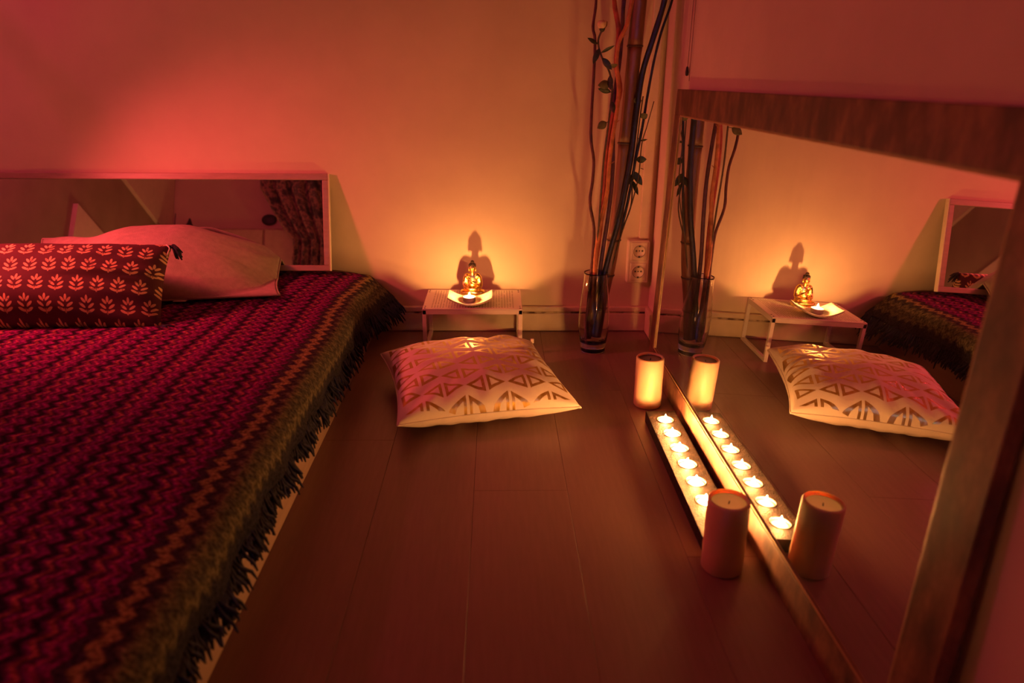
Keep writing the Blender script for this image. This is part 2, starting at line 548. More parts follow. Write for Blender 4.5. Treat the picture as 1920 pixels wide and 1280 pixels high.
fl = structure(box('floor', XL, XR, YF, YB, -0.05, -0.009, 'subfloor'), 'brown laminate plank floor between the bed and the mirror', 'floor')
PW, PL = 0.193, 1.28
pv, pf = box_geo(-PW / 2 + 0.0003, PW / 2 - 0.0003, -PL / 2 + 0.0003, PL / 2 - 0.0003, -0.009, 0.0)
first = None
ncol = int((XR - XL) / PW) + 2
for i in range(ncol):
    x = XR - 0.075 - i * PW
    off = (i * 0.41) % 1.0 * PL
    y = YB - off + PL / 2
    while y > YF - PL / 2:
        y0, y1 = max(y - PL / 2, YF), min(y + PL / 2, YB)
        x0, x1 = max(x - PW / 2, XL), min(x + PW / 2, XR)
        if y1 - y0 > 0.02 and x1 - x0 > 0.01:
            whole = y1 - y0 > PL - 1e-4 and x1 - x0 > PW - 1e-4
            if whole and first is not None:
                c = link_copy(first, fl, loc=(x - fl.location.x, y - fl.location.y, -fl.location.z))
            else:
                v, f = box_geo(x0 - x + 0.0003, x1 - x - 0.0003, y0 - y + 0.0003, y1 - y - 0.0003, -0.009, 0.0)
                c = obj('plank', v, f, 'plank', fl)
                c.location = (x - fl.location.x, y - fl.location.y, -fl.location.z)
                bevel(c, 0.0005, 1)
                if whole: first = c
        y -= PL

# skirting boards: lower board, a flaking joint and a top moulding
bb = bpy.data.objects.new('baseboard_back', None); COL.objects.link(bb); bb.location = (-0.1, YB, 0)
structure(bb, 'cream skirting board along the back wall with a flaking joint', 'skirting')
box('board', XL, XR, YB - 0.016, YB, 0.0015, 0.062, 'base_white', bb, 0.002)
box('joint', XL, XR, YB - 0.013, YB, 0.062, 0.068, 'gap', bb)
box('moulding', XL, XR, YB - 0.018, YB, 0.068, 0.086, 'base_white', bb, 0.004)
br_ = bpy.data.objects.new('baseboard_right', None); COL.objects.link(br_); br_.location = (XR, 1.0, 0)
structure(br_, 'pinkish skirting board on the side wall behind the mirror', 'skirting')
box('board', XR - 0.012, XR, YF, YB - 0.018, 0.0015, 0.062, 'base_white', br_, 0.002)
box('moulding', XR - 0.014, XR, YF, YB - 0.018, 0.062, 0.086, 'base_white', br_, 0.004)
# vertical cable duct in the corner above the socket
d = box('trim_1', 0.464, 0.496, YB - 0.017, YB, 0.316, ZC, 'base_white', None, 0.003)
structure(d, 'vertical cream cable duct rising from the wall socket', 'cable duct')

# planes of the far side of the room, seen only in the headboard mirror
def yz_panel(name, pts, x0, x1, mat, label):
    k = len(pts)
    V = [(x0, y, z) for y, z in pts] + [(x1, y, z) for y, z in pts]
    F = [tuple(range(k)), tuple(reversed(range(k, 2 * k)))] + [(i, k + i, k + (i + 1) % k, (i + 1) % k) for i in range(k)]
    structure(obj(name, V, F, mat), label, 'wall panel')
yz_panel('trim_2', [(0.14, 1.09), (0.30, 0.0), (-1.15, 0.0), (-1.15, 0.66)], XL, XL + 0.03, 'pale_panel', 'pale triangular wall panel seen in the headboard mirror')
yz_panel('lit_wedge', [(-0.12, 1.52), (-0.447, 1.42), (-0.97, 1.26), (-1.19, 1.19), (-1.19, 2.39), (-0.12, 2.39)], XL, XL + 0.03, 'pale_panel', 'pale slanting panel added for a lit wedge of wall in the headboard mirror, upper middle')  # pale paint stands in for light falling on this wedge of the left wall

# low cabinet against the wall behind the camera
CT = 1.215
cb = thing('tall_cabinet', (-1.95, YF + 0.16, 0), 'tan cabinet along the far wall reflected in the headboard mirror', 'cabinet')
box('body', -2.55, -1.35, YF + 0.002, YF + 0.30, 0.0, CT, 'cabinet', cb, 0.004)
for k in range(3):
    dr = box('door', -2.535 + k * 0.395, -2.155 + k * 0.395, YF + 0.30, YF + 0.315, 0.05, CT - 0.015, 'cabinet', cb, 0.003)
    v, f = ellipsoid_geo((0.16, 0.02, 0.1), (0.011, 0.011, 0.011), 12, 8)
    c_ = Vector((-2.345 + k * 0.395, YF + 0.305, 0.55))
    obj('knob', [Vector(p) + c_ - cb.location for p in v], f, 'dark_thing', dr, True).matrix_parent_inverse = Matrix.Identity(4)
# floral curtain
CY = YF + 0.42
cur = thing('curtain', (-1.45, CY, 0.03), 'dark floral curtain hanging at the right in the headboard mirror', 'curtain')
V, F, U = [], [], []
nx, nz = 60, 30
for j in range(nz + 1):
    for i in range(nx + 1):
        s_ = i / nx; t = j / nz
        z = 0.03 + t * 2.0
        left = -1.50 - 0.26 * max(0.0, min(1.0, (z - 1.10) / 0.40)) ** 0.8 - 0.05 * max(0.0, min(1.0, (0.85 - z) / 0.5))
        x = left + (-1.12 - left) * s_
        y = CY + 0.026 * math.sin(s_ * 34 + 0.6 * math.sin(t * 5)) + 0.01 * math.sin(s_ * 71)
        V.append((x, y, z)); U.append((s_ * 0.9, t * 2.0))
for j in range(nz):
    for i in range(nx):
        k = j * (nx + 1) + i
        F.append((k, k + 1, k + nx + 2, k + nx + 1))
o = obj('cloth', V, F, 'floral', cur, True, U, world=True)
o.modifiers.new('thickness', 'SOLIDIFY').thickness = 0.003
v, f = tube_geo([(-1.82, CY, 2.04), (-1.08, CY, 2.04)], 0.01, 10)
obj('rod', v, f, 'dark_thing', cur, True, world=True)
for xx in (-1.80, -1.1):
    v, f = tube_geo([(xx, CY, 2.04), (xx, YF, 2.04)], 0.007, 8)
    obj('bracket', v, f, 'dark_thing', cur, True, world=True)
# small dark things, seen as specks in the headboard mirror
v, f = ellipsoid_geo((-1.81, YF + 0.012, 1.36), (0.060, 0.012, 0.046), 20, 10)
tag(obj('wall_plaque', v, f, 'dark_thing', None, True), 'dark oval plaque on the far wall in the headboard mirror', 'plaque')
v, f = lathe_geo([(0.055, 0), (0.05, 0.004), (0.02, 0.06), (0.006, 0.10), (0.0, 0.105)], 20, (-2.36, YF + 0.2, CT))
tag(obj('cone_ornament', v, f, 'dark_thing', None, True), 'small dark cone ornament in the headboard mirror above the plain pillow', 'ornament')
v, f = join(tube_geo([(-2.475, YF + 0.2, CT + 0.005), (-2.47, YF + 0.2, CT + 0.14)], 0.003, 6), lathe_geo([(0.02, 0), (0.018, 0.008), (0.004, 0.01), (0.0, 0.0101)], 14, (-2.475, YF + 0.2, CT)))
tag(obj('incense_stick', v, f, 'dark_thing', None, True), 'thin upright incense stick in the headboard mirror', 'incense stick')
# unseen paper lantern added to warm the reflected far side of the room
MAT['paper'] = emis('fill_glow_paper', (1.0, 0.36, 0.12), 9.0)
la = thing('fill_lantern', (-2.15, -0.45, 0), 'unseen square paper lantern added as warm fill on the floor behind the camera', 'lantern')
box('paper', -2.245, -2.055, -0.545, -0.355, 0.02, 0.32, 'paper', la)
for sx in (-2.25, -2.062):
    for sy in (-0.55, -0.362):
        box('post', sx, sx + 0.012, sy, sy + 0.012, 0.0, 0.34, 'dark_thing', la, 0.001)
box('base', -2.252, -2.048, -0.552, -0.348, 0.008, 0.02, 'dark_thing', la, 0.001)

# ------------------------------------------------------------------ bed
bed = thing('bed', (-1.2, 1.4, 0), 'low double bed with a pale side panel under the bedspread', 'bed')
box('base_panel', -1.965, -0.403, 0.32, YB - 0.03, 0.0, 0.076, 'bed_panel', bed, 0.004)
mt = box('mattress', -1.955, -0.418, 0.34, YB - 0.035, 0.078, 0.180, 'sheet', bed, 0.022)

# bedspread: a cross-section swept along the bed, hem hanging over the right side
bs = thing('bedspread', (-1.2, 1.4, 0.2), 'crimson and navy zigzag knitted bedspread with an olive border and dark fringe', 'bedspread')
ys = [0.20 + (YB - 0.022 - 0.20) * k / 120 for k in range(121)]
def hem_flare(y):
    t = max(0.0, min(1.0, (y - 2.02) / 0.34))
    return t * t * (3 - 2 * t)
V, F, U = [], [], []
NS = 90
hem_pts = []
for y in ys:
    fl_ = hem_flare(y)
    drop = 0.037 + 0.010 * noise.noise(Vector((y * 5, 1.7, 0))) + 0.055 * fl_
    ang = math.radians(4 + 38 * fl_ + 5 * noise.noise(Vector((y * 6, 0.3, 0))))
    R = 0.034
    ax = -0.428 + 0.004 * noise.noise(Vector((y * 3, 9, 0)))    # centre of the rounded edge
    zt = 0.203
    prof = []
    # top from the left to the edge
    top_n = 60
    for k in range(top_n + 1):
        x = -2.0 + (ax + 2.0) * k / top_n
        e = (x - ax)
        z = zt - 0.012 * math.exp(e / 0.07) + 0.005 * noise.noise(Vector((x * 6, y * 6, 0.4)))
        prof.append((x, z))
    z0 = prof[-1][1]
    # rounded edge
    sweep = math.pi / 2 - ang
    for k in range(1, 11):
        a = sweep * k / 10
        prof.append((ax + R * math.sin(a), z0 - R * (1 - math.cos(a))))
    bx, bz = prof[-1]
    tx, tz = math.cos(sweep), -math.sin(sweep)
    for k in range(1, 11):
        L = drop * k / 10
        wv = 0.006 * (k / 10) * math.sin(y * 38 + 2 * noise.noise(Vector((y * 3, 2, 2))))
        prof.append((bx + tx * L + wv, bz + tz * L))
    prof = prof[:]
    # arc length from the hem
    lens = [0.0]
    for k in range(len(prof) - 1, 0, -1):
        lens.append(lens[-1] + math.hypot(prof[k][0] - prof[k - 1][0], prof[k][1] - prof[k - 1][1]))
    lens = lens[::-1]
    for (x, z), L in zip(prof, lens):
        V.append((x, y, z)); U.append((L, y))
    hem_pts.append((Vector((prof[-1][0], y, prof[-1][1])), Vector((tx, 0, tz))))
npf = len(V) // len(ys)
for j in range(len(ys) - 1):
    for i in range(npf - 1):
        k = j * npf + i
        F.append((k, k + 1, k + npf + 1, k + npf))
cl = obj('cloth', V, F, 'blanket', bs, True, U, world=True)
so = cl.modifiers.new('thickness', 'SOLIDIFY'); so.thickness = 0.005; so.offset = 1.0

def tassel_mesh(seed):
    rnd = random.Random(seed)
    geos = []
    for k in range(9):
        L = rnd.uniform(0.030, 0.056)
        x, y = rnd.uniform(-0.006, 0.006), rnd.uniform(-0.011, 0.011)
        dx, dy = rnd.uniform(-0.012, 0.016), rnd.uniform(-0.014, 0.014)
        pts = [(x * 0.5, y * 0.6, 0.006), (x + dx * 0.3, y + dy * 0.2, -L * 0.35), (x + dx * 0.8, y + dy * 0.7 + rnd.uniform(-0.004, 0.004), -L * 0.7), (x + dx, y + dy, -L)]
        geos.append(tube_geo(pts, [0.0022, 0.0032, 0.003, 0.0014], 5))
    v, f = join(*geos)
    return mesh_data('tassel', v, f, 'fringe', True)
TM = [tassel_mesh(s) for s in range(7)]
yy = 0.24
ti = 0
while yy < YB - 0.03:
    k = min(range(len(ys)), key=lambda q: abs(ys[q] - yy))
    p, dr = hem_pts[k]
    o = bpy.data.objects.new('tassel', TM[ti % 7]); COL.objects.link(o); o.parent = bs
    o.location = Vector((p.x, yy, p.z)) - bs.location
    o.rotation_euler = (random.uniform(-0.15, 0.15), math.atan2(-dr.x, -dr.z) * 0.5 + random.uniform(-0.25, 0.12), 0)
    sc = random.uniform(0.75, 1.15) * (1.0 + 0.35 * hem_flare(yy))
    o.scale = (1.0, 1.0, sc)
    yy += 0.0185; ti += 1

# ------------------------------------------------------------------ headboard mirror leaning on the wall
LEAN = math.radians(12.8)
hb = thing('headboard_mirror', (-1.25, 2.318, 0.224), 'long low framed mirror leaning on the wall at the bed head', 'mirror', rot=(-LEAN, 0, 0))
HX0, HX1, HH, FT = -0.78, 0.724, 0.303, 0.020
def hbox(name, x0, x1, y0, y1, z0, z1, mat, bev=0.002):
    return box(name, x0, x1, y0, y1, z0, z1, mat, hb, bev, world=False)
hbox('top_rail', HX0, HX1, 0, FT, HH - 0.020, HH, 'frame_dark')
hbox('bottom_rail', HX0, HX1, 0, FT, 0, 0.018, 'frame_dark')
hbox('side_rail', HX1 - 0.018, HX1, 0, FT, 0.018, HH - 0.020, 'frame_dark')
hbox('side_rail', HX0, HX0 + 0.018, 0, FT, 0.018, HH - 0.020, 'frame_dark')
hbox('glass', HX0 + 0.018, HX1 - 0.018, 0.006, 0.012, 0.018, HH - 0.020, 'mirror_old', 0)
hbox('end_strip', HX1, HX1 + 0.002, 0.001, FT, 0.0, HH, 'pale_panel', 0)

# ------------------------------------------------------------------ pillows
def pillow_geo(a, b, T, k=0.08, flat=0.5, n=44, seed=0, wr=0.006, puff=0.48, pu=None):
    rnd = Vector((seed * 3.1, seed * 1.7, seed * 0.9))
    V, F, U = [], [], []
    idx = {}
    for side in (1, -1):
        for j in range(n + 1):
            for i in range(n + 1):
                u = -1 + 2 * i / n; v = -1 + 2 * j / n
                u = math.sin(u * math.pi / 2) * 0.55 + u * 0.45
                v = math.sin(v * math.pi / 2) * 0.55 + v * 0.45
                bord = i in (0, n) or j in (0, n)
                if bord and side == -1:
                    idx[(side, i, j)] = idx[(1, i, j)]
                    continue
                x = a * u * (1 - k * (1 - v * v) * u * u)
                y = b * v * (1 - k * (1 - u * u) * v * v)
                h = T * max(0.0, 1 - u * u) ** (pu or puff) * max(0.0, 1 - v * v) ** puff
                z = h * (1.0 - flat) if side == 1 else -h * flat
                m = max(abs(u), abs(v))
                w_ = noise.noise(Vector((math.atan2(v, u) * 5, m * 1.5, side)) + rnd) * wr * (m ** 2) * (1 - m ** 6) * 3
                w_ += noise.noise(Vector((u * 2.2, v * 2.2, side)) + rnd) * wr * 1.2 * (1 - m ** 4)
                z += w_ * side
                idx[(side, i, j)] = len(V)
                V.append(Vector((x, y, z))); U.append((x, y))
    for side in (1, -1):
        for j in range(n):
            for i in range(n):
                q = (idx[(side, i, j)], idx[(side, i + 1, j)], idx[(side, i + 1, j + 1)], idx[(side, i, j + 1)])
                F.append(q if side == 1 else q[::-1])
    border = [V[idx[(1, i, 0)]] for i in range(n + 1)] + [V[idx[(1, n, j)]] for j in range(1, n + 1)] + [V[idx[(1, i, n)]] for i in range(n - 1, -1, -1)] + [V[idx[(1, 0, j)]] for j in range(n - 1, 0, -1)]
    return V, F, U, border

def loop_tube(border, r, n=6):
    v, f = tube_geo(border + [border[0]], r, n)
    return v, f

# plain pillow
R = Matrix.Rotation
pl = thing('plain_pillow', (-0.985, 2.145, 0.215), 'plain beige pillow lying behind the leaf-print cushion on the bed', 'pillow')
V, F, U, bd = pillow_geo(0.345, 0.18, 0.120, 0.05, 0.22, seed=2, wr=0.006, puff=0.45, pu=0.75)
RM = R(math.radians(12), 3, 'Z') @ R(math.radians(20), 3, 'X')
V = [RM @ v for v in V]
for vi, v in enumerate(V):
    v.z += 0.064
    v.z -= 0.075 * max(0.0, v.x / 0.345 - 0.15) / 0.85
    v.z = max(v.z, 0.007 if vi < 45 * 45 else 0.002)
    v.z -= 0.02 * math.exp(-((v.x + 0.22) / 0.07) ** 2) * (v.z > 0.08)
bd2 = [RM @ Vector(v) + Vector((0, 0, 0.064)) for v in bd]
for v in bd2:
    v.z -= 0.075 * max(0.0, v.x / 0.345 - 0.15) / 0.85
    v.z = max(v.z, 0.005)
obj('cover', V, F, 'pillow_linen', pl, True, U)
v, f = loop_tube(bd2, 0.0028)
obj('piping', v, f, 'pillow_linen', pl, True)
tg = min([p for p in bd2 if p.y < -0.05], key=lambda p: abs(p.x - 0.12))
v, f = box_geo(tg.x - 0.017, tg.x + 0.017, tg.y - 0.012, tg.y + 0.002, tg.z - 0.003, tg.z - 0.001)
o = obj('care_tag', v, f, 'sheet', pl)
o['label'] = 'small white care label'

# leaf-print bolster cushion leaning on the pillow
sp = thing('leaf_print_cushion', (-1.175, 1.87, 0.205), 'dark red rectangular cushion printed with pale leaf sprigs, at the left on the bed', 'cushion')
V, F, U, bd = pillow_geo(0.325, 0.118, 0.150, 0.03, 0.42, seed=5, wr=0.006)
RM = R(math.radians(3), 3, 'Z') @ R(math.radians(50), 3, 'X')
V = [RM @ v + Vector((0, 0, 0.086)) for v in V]
bd2 = [RM @ Vector(v) + Vector((0, 0, 0.086)) for v in bd]
obj('cover', V, F, 'sprig', sp, True, U)
corners = [max(bd2, key=lambda p: p.x * sx + p.z * sz * 1.5) for sx, sz in ((1, 1), (1, -1), (-1, 1), (-1, -1))]
def corner_tassel(p, d, parent, seed):
    rnd = random.Random(seed)
    g = [ellipsoid_geo(Vector(p) + Vector(d) * 0.006, (0.007, 0.007, 0.007), 10, 8)]
    for k in range(14):
        e = Vector(d) * 0.034 + Vector((rnd.uniform(-1, 1), rnd.uniform(-1, 1), rnd.uniform(-1, 1))) * 0.013
        g.append(tube_geo([Vector(p), Vector(p) + e * 0.5 + Vector((0, 0, 0.003)), Vector(p) + e], [0.003, 0.0035, 0.002], 5))
    v, f = join(*g)
    o = obj('corner_tassel', v, f, 'fringe', parent, True)
    return o
corner_tassel(corners[0], (0.55, -0.3, -0.65), sp, 1)
corner_tassel(corners[1] + Vector((0, 0, 0.004)), (0.8, -0.5, -0.1), sp, 2)
corner_tassel(corners[2], (-0.6, -0.3, -0.5), sp, 3)
v, f = tube_geo(smooth_path([corners[0] + Vector((-0.012, -0.008, 0.002)), corners[0] + Vector((0.0, -0.020, -0.004)), corners[0] + Vector((-0.004, -0.028, -0.018)), corners[0] + Vector((-0.012, -0.032, -0.04))], 4), 0.0018, 6)
obj('zip_loop', v, f, 'sheet', sp, True)

# white cushion on the floor
wc = thing('triangle_print_cushion', (-0.060, 1.822, 0.0), 'white square floor cushion with gold triangle print in front of the small table', 'cushion')
V, F, U, bd = pillow_geo(0.222, 0.222, 0.130, 0.085, 0.42, n=60, seed=8, wr=0.0065, puff=0.38)
RM = R(math.radians(13), 3, 'Z') @ R(math.radians(2), 3, 'X')
zmin = min((RM @ v).z for v in V)
up = Vector((0, 0, -zmin + 0.0005))
V2 = [RM @ v + up for v in V]
for v in V2: v.z = max(v.z, 0.001)
ncut = 61 * 61
obj('cover', V2, F, 'tri', wc, True, U)
cv = wc.children[0]
cv.data.materials.append(MAT['tri_back'])
for p in cv.data.polygons:
    if all(i >= ncut or False for i in p.vertices) or p.index >= 60 * 60: p.material_index = 1
bd2 = [RM @ Vector(v) + up for v in bd]
v, f = loop_tube(bd2, 0.0022)
obj('seam', v, f, 'tri_back', wc, True)
zc = max(bd2, key=lambda p: p.x + p.y)
v, f = box_geo(zc.x - 0.004, zc.x + 0.006, zc.y - 0.005, zc.y + 0.004, zc.z - 0.002, zc.z + 0.012)
bevel(obj('zip_pull', v, f, 'tri_back', wc), 0.002)

# ------------------------------------------------------------------ small table with sled legs
TX0, TX1, TY0, TY1, TZ = -0.222, 0.080, 2.155, 2.375, 0.148
tb = thing('side_table', ((TX0 + TX1) / 2, (TY0 + TY1) / 2, 0), 'small white metal table with a punched top and sled legs against the wall', 'table')
cx, cy = tb.location.x, tb.location.y
hw, hd = (TX1 - TX0) / 2, (TY1 - TY0) / 2
# top sheet with folded edges
v, f = box_geo(-hw, hw, -hd, hd, TZ - 0.004, TZ)
nvx = [(a[0], a[1]) for a in v]
o = obj('top', v, f, 'perf', tb, uvs=nvx)
bevel(o, 0.0015)
box('apron', -hw, hw, -hd, -hd + 0.003, TZ - 0.017, TZ - 0.004, 'white_paint', tb, 0, False)
box('apron', -hw, hw, hd - 0.003, hd, TZ - 0.017, TZ - 0.004, 'white_paint', tb, 0, False)
for s in (-1, 1):
    xa = -hw if s < 0 else hw - 0.012
    xb = xa + 0.012
    box('leg', xa, xb, -hd, -hd + 0.012, 0.012, TZ - 0.004, 'white_paint', tb, 0.001, False)
    box('leg', xa, xb, hd - 0.012, hd, 0.012, TZ - 0.004, 'white_paint', tb, 0.001, False)
    box('runner', xa, xb, -hd, hd, 0.0005, 0.012, 'white_paint', tb, 0.001, False)
    box('side_rail', xa, xb, -hd + 0.012, hd - 0.012, TZ - 0.017, TZ - 0.004, 'white_paint', tb, 0.001, False)
for sx in (-1, 1):
    for sy in (-1, 1):
        for q in (0, 1):
            v, f = lathe_geo([(0.0028, 0), (0.0026, 0.0008), (0.0, 0.001)], 10, (sx * (hw - 0.007), sy * (hd - 0.010 - 0.018 * q), TZ))
            obj('screw', v, f, 'brass_screw', tb)

# curved glass dish
ds = thing('glass_dish', (-0.079, 2.212, TZ), 'rectangular curved glass dish holding a lit tealight on the small table', 'dish')
V, F = [], []
n = 24
for lay in (0, 1):
    for j in range(n + 1):
        for i in range(n + 1):
            u = -1 + 2 * i / n; v = -1 + 2 * j / n
            z = 0.0015 + 0.0230 * abs(u) ** 1.9 + 0.0035 * v * v + (0.0055 if lay else 0.0)
            V.append((0.068 * u, 0.047 * v, z))
w1 = n + 1
for j in range(n):
    for i in range(n):
        k = j * w1 + i
        F.append((k, k + w1, k + w1 + 1, k + 1))
        k += w1 * w1
        F.append((k, k + 1, k + w1 + 1, k + w1))
def rim(a, b):
    F.append((a, b, b + w1 * w1, a + w1 * w1))
for i in range(n):
    rim(i, i + 1); rim((n) * w1 + i + 1, n * w1 + i); rim((i + 1) * w1, i * w1); rim(i * w1 + n, (i + 1) * w1 + n)
bevel(obj('plate', V, F, 'dish', ds, True), 0.0012)
v, f = ring_geo([(0.020, 0.0), (0.022, 0.0), (0.022, 0.003), (0.020, 0.003)], 28)
obj('foot_ring', v, f, 'dish', ds)

# ------------------------------------------------------------------ tealights
cup_v, cup_f = lathe_geo([(0.0, 0.0), (0.0185, 0.0), (0.0192, 0.002), (0.0195, 0.0145), (0.0202, 0.0152), (0.0190, 0.0152), (0.0188, 0.0135), (0.0186, 0.008)], 32)
wax_v, wax_f = lathe_geo([(0.0186, 0.002), (0.0186, 0.0112), (0.012, 0.0109), (0.004, 0.0110), (0.0, 0.0111)], 28)
wk_v, wk_f = tube_geo([(0, 0, 0.010), (0.0003, 0, 0.0125), (0.0006, 0, 0.0148)], 0.0003, 6)
fl_v, fl_f = lathe_geo([(0.0, 0.0135), (0.0022, 0.0150), (0.0034, 0.0175), (0.0030, 0.0210), (0.0015, 0.0255), (0.0, 0.0295)], 10)
ME = dict(cup=mesh_data('cup', cup_v, cup_f, 'alu', True), wax=mesh_data('wax', wax_v, wax_f, 'tea_wax', True), wick=mesh_data('wick', wk_v, wk_f, 'wick', True), flame=mesh_data('flame', fl_v, fl_f, 'flame', True), low=mesh_data('flame', fl_v, fl_f, 'flame_low', True))
def tealight(loc, label, group, low=True):
    t = thing('tealight', loc, label, 'tealight', group)
    for nm in ('cup', 'wax', 'wick', 'flame'):
        o = bpy.data.objects.new(nm, ME['low' if low and nm == 'flame' else nm]); COL.objects.link(o); o.parent = wax_o if nm == 'wick' else t
        if nm == 'wax': wax_o = o
    return t
tealight((-0.082, 2.212, TZ + 0.0075), 'lit tealight in the curved glass dish before the golden statue', 'lit tealights', False)

# candle tray on the floor along the mirror
TRX0, TRX1, TRY0, TRY1 = 0.371, 0.444, 1.137, 1.682
tr = thing('tealight_tray', ((TRX0 + TRX1) / 2, (TRY0 + TRY1) / 2, 0), 'long narrow dark tray of tealights on the floor along the mirror', 'tray')
HR = 0.0212                                  # holes that hold the tealight cups
def tray_top():
    V, F = [], []
    ycs = [1.632 - k * 0.0735 for k in range(7)]
    bounds = [TRY1] + [(p + q) / 2 for p, q in zip(ycs, ycs[1:])] + [TRY0]
    xc = 0.409
    for k, yc in enumerate(ycs):
        y1, y0 = bounds[k], bounds[k + 1]
        sq = []
        m = 8
        for i in range(m): sq.append((TRX1, y0 + (y1 - y0) * i / m))
        for i in range(m): sq.append((TRX1 + (TRX0 - TRX1) * i / m, y1))
        for i in range(m): sq.append((TRX0, y1 + (y0 - y1) * i / m))
        for i in range(m): sq.append((TRX0 + (TRX1 - TRX0) * i / m, y0))
        c0 = len(V); n_ = len(sq)
        for (x, y) in sq: V.append((x, y, 0.0275))
        for (x, y) in sq:
            a = math.atan2(y - yc, x - xc); V.append((xc + HR * math.cos(a), yc + HR * math.sin(a), 0.0275))
        for (x, y) in sq:
            a = math.atan2(y - yc, x - xc); V.append((xc + HR * math.cos(a), yc + HR * math.sin(a), 0.0125))
        for i in range(n_):
            j = (i + 1) % n_
            F.append((c0 + i, c0 + j, c0 + n_ + j, c0 + n_ + i))
            F.append((c0 + n_ + i, c0 + n_ + j, c0 + 2 * n_ + j, c0 + 2 * n_ + i))
    return V, F
box('base', TRX0, TRX1, TRY0, TRY1, 0.0, 0.0125, 'tray', tr, 0.0)
v, f = tray_top()
obj('top', v, f, 'tray', tr, world=True)
v, f = join(box_geo(TRX0, TRX0 + 0.001, TRY0, TRY1, 0.0125, 0.0275), box_geo(TRX1 - 0.001, TRX1, TRY0, TRY1, 0.0125, 0.0275), box_geo(TRX0, TRX1, TRY0, TRY0 + 0.001, 0.0125, 0.0275), box_geo(TRX0, TRX1, TRY1 - 0.001, TRY1, 0.0125, 0.0275))
obj('side', v, f, 'tray', tr, world=True)
order = ['farthest from the camera, next to the far pillar candle', 'second from the far end', 'third from the far end', 'in the middle, fourth from either end', 'fifth from the far end', 'sixth from the far end, half hidden', 'nearest, seen only in the mirror']
for k in range(7):
    tealight((0.409, 1.632 - k * 0.0735, 0.0132), 'lit tealight in the long tray, ' + order[k], 'lit tealights')

# ------------------------------------------------------------------ pillar candles
def pillar(x, y, r, h, label, top='wax_top'):
    t = thing('pillar_candle', (x, y, 0), label, 'candle', 'pillar candles by the mirror')
    v, f = lathe_geo([(r - 0.003, 0), (r, 0.004), (r, h * 0.3), (r * 0.992, h * 0.55), (r * 1.004, h * 0.62), (r, h - 0.003), (r - 0.002, h), (r - 0.0055, h - 0.001), (r - 0.0065, h - 0.005)], 48)
    f = f[:-1]
    obj('wax_body', v, f, 'wax', t, True)
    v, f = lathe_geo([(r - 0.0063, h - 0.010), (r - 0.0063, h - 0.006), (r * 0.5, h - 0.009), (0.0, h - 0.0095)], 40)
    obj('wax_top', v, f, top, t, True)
    v, f = tube_geo([(0, 0, h - 0.010), (0.001, 0, h - 0.004)], 0.0011, 6)
    obj('wick', v, f, 'wick', t)
pillar(0.393, 1.092, 0.0355, 0.136, 'ivory pillar candle nearest the camera with a faint glow added to its top', 'added_glow_top')
pillar(0.395, 1.782, 0.0355, 0.134, 'ivory pillar candle at the far end of the tealight tray')

# ------------------------------------------------------------------ golden seated statue
bu = thing('seated_statue', (-0.075, 2.312, TZ), 'small golden statue of a seated meditating figure behind the dish on the table', 'statue')
g = []
g.append(ellipsoid_geo((0, -0.004, 0.012), (0.036, 0.023, 0.0105)))
for s in (-1, 1):
    g.append(ellipsoid_geo((s * 0.026, -0.008, 0.0115), (0.014, 0.018, 0.0105)))
    g.append(tube_geo(smooth_path([(s * 0.030, -0.010, 0.012), (s * 0.016, -0.022, 0.012), (-s * 0.010, -0.021, 0.014)], 5), 0.0072, 10))
    g.append(ellipsoid_geo((s * 0.0155, 0.003, 0.061), (0.0105, 0.010, 0.0105)))
    g.append(tube_geo(smooth_path([(s * 0.0195, 0.003, 0.061), (s * 0.0235, 0.002, 0.045), (s * 0.0245, -0.005, 0.031), (s * 0.012, -0.020, 0.0255), (s * 0.002, -0.0225, 0.024)], 5), [0.0080] * 6 + [0.0072] * 6 + [0.0052] * 9, 10))
    g.append(ellipsoid_geo((s * 0.0105, 0.0, 0.083), (0.0022, 0.003, 0.0075)))
g.append(ellipsoid_geo((0, 0.004, 0.042), (0.0205, 0.0135, 0.029)))
g.append(ellipsoid_geo((0, 0.003, 0.025), (0.0275, 0.0145, 0.020)))
g.append(ellipsoid_geo((0, -0.003, 0.035), (0.0145, 0.0125, 0.014)))
g.append(tube_geo([(0, 0.002, 0.062), (0, 0.001, 0.078)], 0.0062, 12))
g.append(ellipsoid_geo((0, -0.0215, 0.0255), (0.0085, 0.006, 0.0045)))
v, f = join(*g)
o = obj('body', v, f, 'gold', bu, True)
rm = o.modifiers.new('fuse', 'REMESH'); rm.mode = 'VOXEL'; rm.voxel_size = 0.0012; rm.use_smooth_shade = True
o.modifiers.new('soften', 'SMOOTH').iterations = 4
g = [ellipsoid_geo((0, -0.001, 0.0875), (0.0108, 0.0115, 0.0135)), ellipsoid_geo((0, -0.0125, 0.0865), (0.0018, 0.0025, 0.0038)), ellipsoid_geo((0, -0.0095, 0.078), (0.004, 0.004, 0.003)), ellipsoid_geo((0, -0.0117, 0.0812), (0.0032, 0.0016, 0.0011))]
for s in (-1, 1):
    g.append(ellipsoid_geo((s * 0.0044, -0.0110, 0.0895), (0.0026, 0.0016, 0.0012)))
v, f = join(*g)
o = obj('face', v, f, 'gold', bu, True)
rm = o.modifiers.new('fuse', 'REMESH'); rm.mode = 'VOXEL'; rm.voxel_size = 0.0003; rm.use_smooth_shade = True
g = [ellipsoid_geo((0, 0.0018, 0.0945), (0.0118, 0.0118, 0.0105)), ellipsoid_geo((0, 0.0015, 0.1065), (0.0062, 0.0062, 0.0062))]
rnd = random.Random(3)
